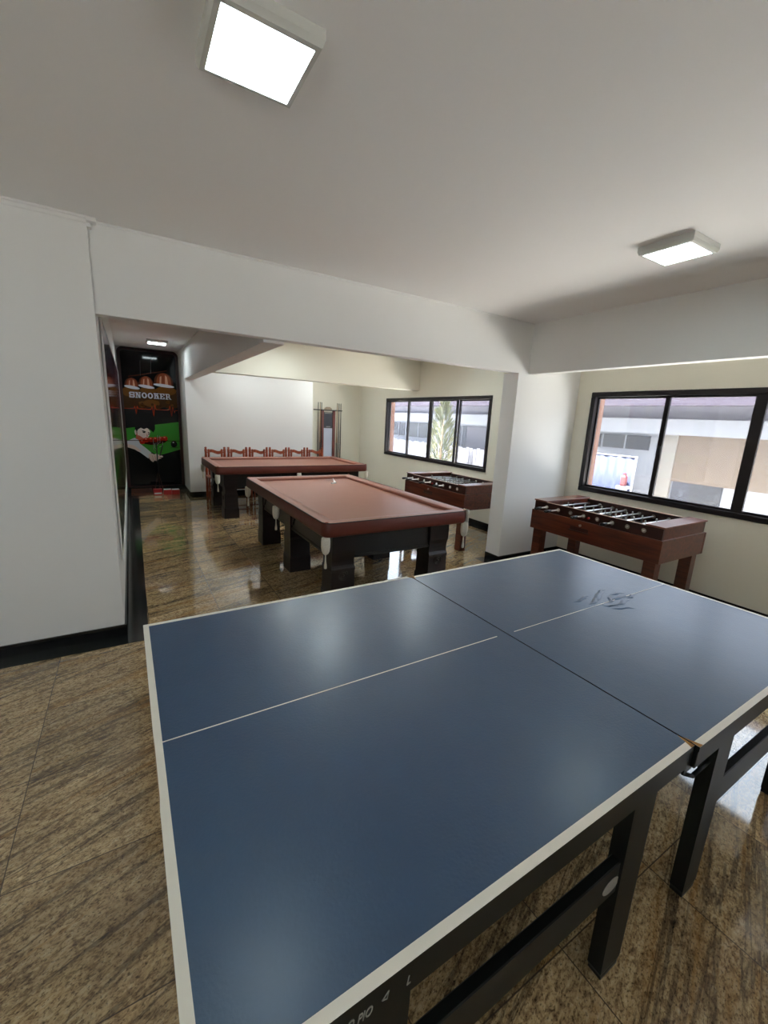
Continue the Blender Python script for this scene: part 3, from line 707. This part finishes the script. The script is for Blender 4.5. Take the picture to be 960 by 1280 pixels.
P2([(.49,.745),(.56,.765),(.60,.745),(.64,.755),(.70,.735),(.776,.708),(.765,.68),(.70,.69),(.745,.655),(.69,.655),(.655,.60),(.60,.62),(.57,.585),(.535,.61),(.50,.66)], 'skin', 4)
line((.56,.72),(.58,.62), .006, 'skin_red', 5); line((.61,.72),(.63,.63), .006, 'skin_red', 5); line((.66,.70),(.72,.67), .006, 'skin_red', 5)
line((.10,1.022),(1.14,1.021), .012, 'ball_dark', 9)
P2([(.36,1.01),(.42,.955),(.55,.935),(.70,.945),(.83,.985),(.89,1.03),(.86,1.06),(.4,1.03)], 'ball_dark', 6)
for x, z in ((.834,1.070),(.75,1.06),(.65,1.048),(.56,1.045),(.47,1.035),(.39,1.0)):
    ell(x, z, .056, .050, 'ball_red', 7); ell(x-.008, z+.022, .022, .014, 'hi', 8)
ell(1.012,.955,.066,.068,'ball_black',7); ell(1.0,.99,.016,.008,'white',8)
line((.94,.89),(1.10,.885), .008, 'ball_dark', 7)
art.build('printed_picture', PR, mu)
# slab-serif lettering
def slab_word(x0, x1, z0, z1, m):
    mb = MB(); n = 7; pitch = (x1-x0)/n; w = pitch*.88; h = z1-z0; t = .025; sf = .017; D = .0008
    def bx(a, b_, c0, c1): mb.box(a, b_, -.0205, -.0205+D, c0, c1)
    def pr(pts): mb.prism(pts, lambda a,c,d: (a,-.0205+d,c), D)
    for k_, ch in enumerate('SNOOKER'):
        a = x0+k_*pitch; e = a+w; zm = (z0+z1)/2
        if ch == 'O':
            N_ = 20; cx = (a+e)/2; q = [(math.cos(2*PI*i/N_), math.sin(2*PI*i/N_)) for i in range(N_)]
            for i in range(N_):
                c_, d_ = q[i], q[(i+1)%N_]
                pr([(cx+c_[0]*w/2,zm+c_[1]*h/2),(cx+d_[0]*w/2,zm+d_[1]*h/2),(cx+d_[0]*(w/2-t*1.05),zm+d_[1]*(h/2-.020)),(cx+c_[0]*(w/2-t*1.05),zm+c_[1]*(h/2-.020))])
        elif ch == 'S':
            bx(a+.012, e-.012, z1-.022, z1); bx(a+.012, e-.012, z0, z0+.022); bx(a+.010, e-.010, zm-.011, zm+.011)
            bx(a, a+t, zm-.002, z1-.010); bx(e-t, e, z0+.010, zm+.002); bx(e-.022, e, z1-.042, z1); bx(a, a+.022, z0, z0+.042)
        elif ch == 'N':
            bx(a+.010, a+.026, z0, z1); bx(e-.026, e-.010, z0, z1); pr([(a+.010,z1),(a+.036,z1),(e-.010,z0),(e-.036,z0)])
            bx(a-.004, a+.040, z0, z0+.014); bx(a-.004, a+.020, z1-.014, z1); bx(e-.040, e+.004, z1-.014, z1)
        elif ch == 'K':
            bx(a+.012, a+.012+t, z0, z1); bx(a, a+.056, z0, z0+sf); bx(a, a+.056, z1-sf, z1)
            pr([(a+.040,zm-.012),(a+.040,zm+.016),(e-.026,z1),(e,z1)]); pr([(a+.052,zm+.008),(a+.080,zm+.022),(e,z0),(e-.034,z0)]); bx(e-.046, e, z1-sf*.8, z1); bx(e-.046, e+.004, z0, z0+sf*.8)
        elif ch == 'E':
            bx(a+.012, a+.012+t, z0, z1); bx(a, e-.004, z0, z0+sf); bx(a, e-.004, z1-sf, z1); bx(a+.03, e-.030, zm-.010, zm+.010); bx(e-.024, e-.004, z0, z0+.040); bx(e-.024, e-.004, z1-.040, z1)
        elif ch == 'R':
            bx(a+.010, a+.032, z0, z1); bx(a-.004, a+.048, z0, z0+.014); bx(a-.004, e-.030, z1-.015, z1); bx(a+.03, e-.030, zm-.012, zm+.003); bx(e-.036, e-.016, zm-.004, z1-.008)
            pr([(a+.052,zm-.010),(a+.076,zm-.010),(e+.006,z0),(e-.020,z0)]); bx(e-.012, e+.012, z0, z0+.012)
    return mb.build('lettering', m, mu)
slab_word(ax(.215), ax(1.015), 1.852, 1.962, PR[PI_['white']])

# side mural on the corridor wall: a second glossy panel, seen edge-on
sm = thing('side_mural', 'glossy panel with red, brown and green print along the left corridor wall', 'mural', (.003,0,0), -math.atan(.0355/YA))
Y0, Y1, Z0, Z1 = .45, 6.22, .46, 2.30
MB().box(.001, .012, Y0, Y1, Z0, Z1).build('print', PR[PI_['brown']], sm)
b = MB()
for y0,y1,z0,z1 in ((Y0,Y1,Z0-.014,Z0),(Y0,Y1,Z1,Z1+.014),(Y0-.014,Y0,Z0-.014,Z1+.014),(Y1,Y1+.03,Z0-.014,Z1+.014)): b.box(.001,.016,y0,y1,z0,z1)
b.build('edge_trim', M['wall'], sm)
b = MB(); random.seed(11)
def bands(z0, z1, cols, n):
    for i in range(n):
        a = Y0+(Y1-Y0)*i/n; c_ = Y0+(Y1-Y0)*(i+1)/n; sh = .12
        b.poly([(.0123,a,z0),(.0123,c_,z0),(.0123,c_,z1),(.0123,a,z1)], PI_[random.choice(cols)])
bands(1.98, Z1, ['maroon','purple','brown','pale','purple'], 40); bands(1.62, 1.98, ['maroon','purple','black','maroon'], 30)
bands(1.26, 1.62, ['amber','brown','black','pale','brown'], 30); bands(1.06, 1.26, ['green','olive','green','brown'], 26); bands(Z0, 1.06, ['olive','black','brown','olive','amber'], 34)
b.build('printed_picture', PR, sm)

# ------------------------------------------------------------------ things in the alcove
def pack(x, w_, h, label, stripe):
    r = thing('red_carton', label, 'box', (x,5.85,0), 0, 'red cartons in the alcove')
    MB().box(-w_/2, w_/2, -.065, .065, 0, h, bevel=.003).build('body', M['redbox'], r)
    b = MB()
    if stripe == 'front': b.box(-w_/2+.012, w_/2-.012, -.0662, -.065, .022, .050)
    else: b.box(-w_/2+.006, w_/2-.006, -.055, .055, h, h+.006)
    b.build('white_band', M['paper'], r)
pack(.552, .150, .115, 'red carton with white front band, next to the brown board below the mural', 'front')
pack(.722, .142, .098, 'red carton with white lid, between two other red cartons below the mural', 'top')
pack(.868, .138, .092, 'red carton with white lid, nearest the white pier below the mural', 'top')
t = MB(); t.box(.10, .468, 5.82, 6.36, .0, .05, bevel=.004); t.tube((.13,5.819,.03),(.13,5.814,.03), .012, n=10, mat=1)
tag(t.build('brown_board', [M['brownb'], M['bplastic']]), 'low brown wooden board on the floor at the foot of the snooker mural', 'board')
st = thing('cue_stand', 'thin dark stand with pale prongs and splayed wire legs before the snooker mural', 'stand', (.60,6.16,0))
MB().tube((0,0,.32),(0,0,.98), .013, .011, 10).build('pole', M['bplastic'], st)
MB().tube((.05,-.01,.74),(.11,-.01,.95), .012, .010, 8).build('arm', M['bplastic'], st)
for a_ in (200, 320, 80):
    q = math.radians(a_); c_, s_ = math.cos(q), math.sin(q)
    MB().path([(.012*c_,.012*s_,.40),(.03*c_,.03*s_,.28),(.07*c_,.07*s_,.12),(.10*c_,.10*s_,.004)], .004, 6).build('leg', M['brownb'], st)
for x, z0, z1 in ((-.05,.86,1.08),(.03,.98,1.15),(.065,1.0,1.14),(.11,.94,1.02),(-.03,.90,.98)):
    MB().path([(x*.4,-.012,z0-.03),(x,-.014,z0),(x,-.014,z1)], .004, 6).build('prong', M['silver'], st)
MB().tube((0,0,.965),(.0,0,.99), .03, .03, 10).build('hub', M['bplastic'], st)

# ------------------------------------------------------------------ outside
OZ = -.15
sbox('ground', mat('pavement', rgb(238,234,226), .9, var=.05, vscale=2), XW+.15, 22, -14, 24, OZ-.2, OZ)
peach = brick_mat('peach_brick', rgb(130,86,66), rgb(120,78,58), rgb(128,104,88), 9)
for n_, (y0, y1) in enumerate(((-.225,-.171),(4.645,4.699))):
    struct(MB().box(XW+.092, XW+.185, y0, y1, WZ0+.001, WZ1-.001).build('trim_%d' % (8+n_), peach))
XF = 9.0
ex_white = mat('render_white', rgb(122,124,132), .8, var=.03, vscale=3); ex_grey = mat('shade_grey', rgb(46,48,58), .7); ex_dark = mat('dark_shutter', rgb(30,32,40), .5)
ex_roof = mat('purple_grey_roof', rgb(46,38,52), .8); ex_brick = brick_mat('beige_brick', rgb(88,75,64), rgb(82,69,59), rgb(92,82,72), 5)
nb = thing('neighbour_house', 'pale house across the alley seen through both windows, with dark shutters', 'building', (XF,0,OZ))
def ex(name, m, x0, x1, y0, y1, z0, z1, par=nb): return MB().box(x0, x1, y0, y1, z0-OZ, z1-OZ).build(name, m, par)
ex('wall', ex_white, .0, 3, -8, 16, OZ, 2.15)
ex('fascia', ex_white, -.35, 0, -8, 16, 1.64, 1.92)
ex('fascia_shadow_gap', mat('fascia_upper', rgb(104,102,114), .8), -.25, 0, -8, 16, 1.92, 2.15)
b = MB(); b.prism([(-.90,2.15-OZ),(3.2,2.15-OZ),(3.2,3.3-OZ),(2.6,3.3-OZ)], lambda a,c,d:(a,-8+d,c), 24); b.box(-.92,-.88,-8,16,2.13-OZ,2.75-OZ); b.build('roof', ex_roof, nb)
ex('brick_panel', ex_brick, -.04, 0, -6, .54, .78, 1.64)
ex('bare_pillar', mat('weathered_pillar', rgb(110,106,102), .8, var=.06), -.06, 0, .54, .86, OZ, 1.64)
o = ex('carport_opening', ex_dark, -.03, 0, -.30, .20, .30, .78); ex('carport_opening', ex_grey, -.03, 0, .20, .50, .30, .78)
for y0, y1, z0, z1, m in ((1.05,2.02,1.31,1.59,ex_dark),(2.08,2.40,1.30,1.58,ex_dark),(1.6,2.2,2.0,2.14,ex_grey),(8.35,9.50,1.09,1.60,ex_dark),(9.8,10.6,1.10,1.58,ex_grey),(6.42,6.78,.5,1.58,ex_grey)):
    wv = ex('window', m, -.02, 0, y0, y1, z0, z1)
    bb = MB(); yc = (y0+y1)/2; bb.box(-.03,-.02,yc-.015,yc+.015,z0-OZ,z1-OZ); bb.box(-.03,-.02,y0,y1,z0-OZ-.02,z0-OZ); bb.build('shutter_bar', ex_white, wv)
ex('window_screen', mat('grey_panel', rgb(76,74,84), .7), -.02, 0, 5.4, 6.40, .9, 1.58)
# low white board fence and blue sheet
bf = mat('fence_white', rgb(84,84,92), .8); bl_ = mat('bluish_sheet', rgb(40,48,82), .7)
fe = thing('board_fence', 'white vertical board fence across the alley below the far window view', 'fence', (8.45,0,OZ))
b = MB()
for i in range(42):
    y = 4.9+i*.145; b.box(-.012,.012,y,y+.132,0,.96-OZ+.02*((i*7)%3))
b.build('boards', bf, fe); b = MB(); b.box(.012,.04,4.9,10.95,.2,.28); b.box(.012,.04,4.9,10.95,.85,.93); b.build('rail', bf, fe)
tp = thing('blue_tarpaulin', 'pale blue sheet hanging on a fence outside the right window', 'sheet', (8.45,0,OZ))
b = MB(); n_ = 40
va = []
for i in range(n_+1):
    y = .98+1.5*i/n_; x = .02*math.sin(i*1.3)+.012*math.sin(i*.5)
    va.append((b.bm.verts.new((x,y,.10)), b.bm.verts.new((x*.4,y,1.18-OZ))))
for (a0,a1),(b0,b1) in zip(va, va[1:]): ff = b.bm.faces.new([a0,b0,b1,a1]); ff.smooth = True
tpm = b.build('cloth', bl_, tp); tpm.modifiers.new('thick','SOLIDIFY').thickness = .006
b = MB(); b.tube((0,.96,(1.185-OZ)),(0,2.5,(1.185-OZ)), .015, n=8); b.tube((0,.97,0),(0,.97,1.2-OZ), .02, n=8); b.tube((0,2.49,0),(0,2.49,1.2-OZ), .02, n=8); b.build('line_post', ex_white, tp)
t = MB(); t.loft((0,0), [(.036,.036,0),(.042,.042,.02),(.042,.042,.17),(.022,.022,.21),(.018,.018,.25)])
tag(t.build('red_jug', mat('faded_red', rgb(104,44,46), .5), None, (8.35,1.08,.62)), 'small red container on a post outside the right window', 'container')
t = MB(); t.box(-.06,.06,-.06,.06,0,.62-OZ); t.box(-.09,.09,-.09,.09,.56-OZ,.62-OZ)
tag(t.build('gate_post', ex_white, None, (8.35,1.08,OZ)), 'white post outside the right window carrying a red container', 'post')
t = MB(); t.loft((0,0), [(.22,.24,0),(.27,.29,.70)]); t.loft((0,0), [(.29,.31,.705),(.29,.31,.76),(.22,.24,.80)])
tag(t.build('blue_bin', mat('blue_plastic', rgb(60,110,200), .5), None, (8.0,9.95,OZ)), 'blue bin outside, at the left edge of the far window view', 'bin')
# conifer like shrub in front of the house
pt = thing('slender_shrub', 'slender yellow green shrub standing outside the far window', 'shrub', (7.5,5.72,OZ))
MB().tube((0,0,0),(0,0,1.9), .05, .02, 8).build('stem', mat('bark', rgb(110,90,70), .8), pt)
b = MB(); random.seed(5)
for i in range(900):
    h = random.random(); z = .45+2.1*h; R_ = (.36*math.sin(PI*min(1,(h*.85+.22)))**.8)*(1 if h < .55 else (1.25-h)*1.35)
    a_ = random.uniform(0,2*PI); rr_ = R_*math.sqrt(random.random()); x, y = rr_*math.cos(a_), rr_*math.sin(a_)
    l = random.uniform(.16,.32); out = Vector((math.cos(a_)*.5,math.sin(a_)*.5,random.uniform(.5,1.1))).normalized(); sd = out.orthogonal().normalized()
    sd = (sd*math.cos(a_)+out.cross(sd)*math.sin(a_))*.014; p = Vector((x,y,z))
    b.bm.faces.new([b.bm.verts.new(v) for v in (p-sd*.5, p+out*l*.5-sd, p+out*l, p+out*l*.5+sd, p+sd*.5)]).material_index = i%3
b.build('foliage', [mat('leaf_a', rgb(74,80,44), .6), mat('leaf_b', rgb(56,64,38), .6), mat('leaf_c', rgb(88,86,52), .6)], pt)

# ------------------------------------------------------------------ light
sd = bpy.data.lights.new('sun', 'SUN'); sd.energy = 21; sd.angle = .01; sd.color = (1,.96,.90)
so = bpy.data.objects.new('sun', sd); COL.objects.link(so)
so.rotation_euler = Vector((.44,-.10,-.89)).to_track_quat('-Z','Y').to_euler()
wd = bpy.data.worlds.new('world'); S.world = wd; wd.use_nodes = True
bg = wd.node_tree.nodes['Background']; bg.inputs['Color'].default_value = (.78,.88,1,1); bg.inputs['Strength'].default_value = 2.5

# ------------------------------------------------------------------ camera
def basis(rx, ry, rz):
    c, s = math.cos, math.sin
    yaw = Matrix(((c(rz),s(rz),0),(-s(rz),c(rz),0),(0,0,1))); pit = Matrix(((1,0,0),(0,c(rx),s(rx)),(0,-s(rx),c(rx)))); rol = Matrix(((c(ry),0,s(ry)),(0,1,0),(-s(ry),0,c(ry))))
    return yaw @ pit @ rol
R = basis(.2192,-.0482,.5506)
cd = bpy.data.cameras.new('camera'); cam = bpy.data.objects.new('camera', cd); COL.objects.link(cam)
r_, f_, u_ = R.col[0], R.col[1], R.col[2]
cam.matrix_world = Matrix(((r_[0],u_[0],-f_[0],.1243),(r_[1],u_[1],-f_[1],-3.4398),(r_[2],u_[2],-f_[2],1.6817),(0,0,0,1)))
cd.sensor_fit = 'HORIZONTAL'; cd.sensor_width = 36; cd.lens = 523.4/960*36; cd.clip_start = .02
S.camera = cam

S.view_settings.view_transform = 'Standard'; S.view_settings.look = 'None'; S.view_settings.gamma = 1
S.view_settings.use_curve_mapping = False; S.view_settings.exposure = 1.35
cy = S.cycles; cy.use_denoising = True; cy.max_bounces = 10; cy.diffuse_bounces = 6; cy.glossy_bounces = 5; cy.transparent_max_bounces = 12
cy.sample_clamp_indirect = 6
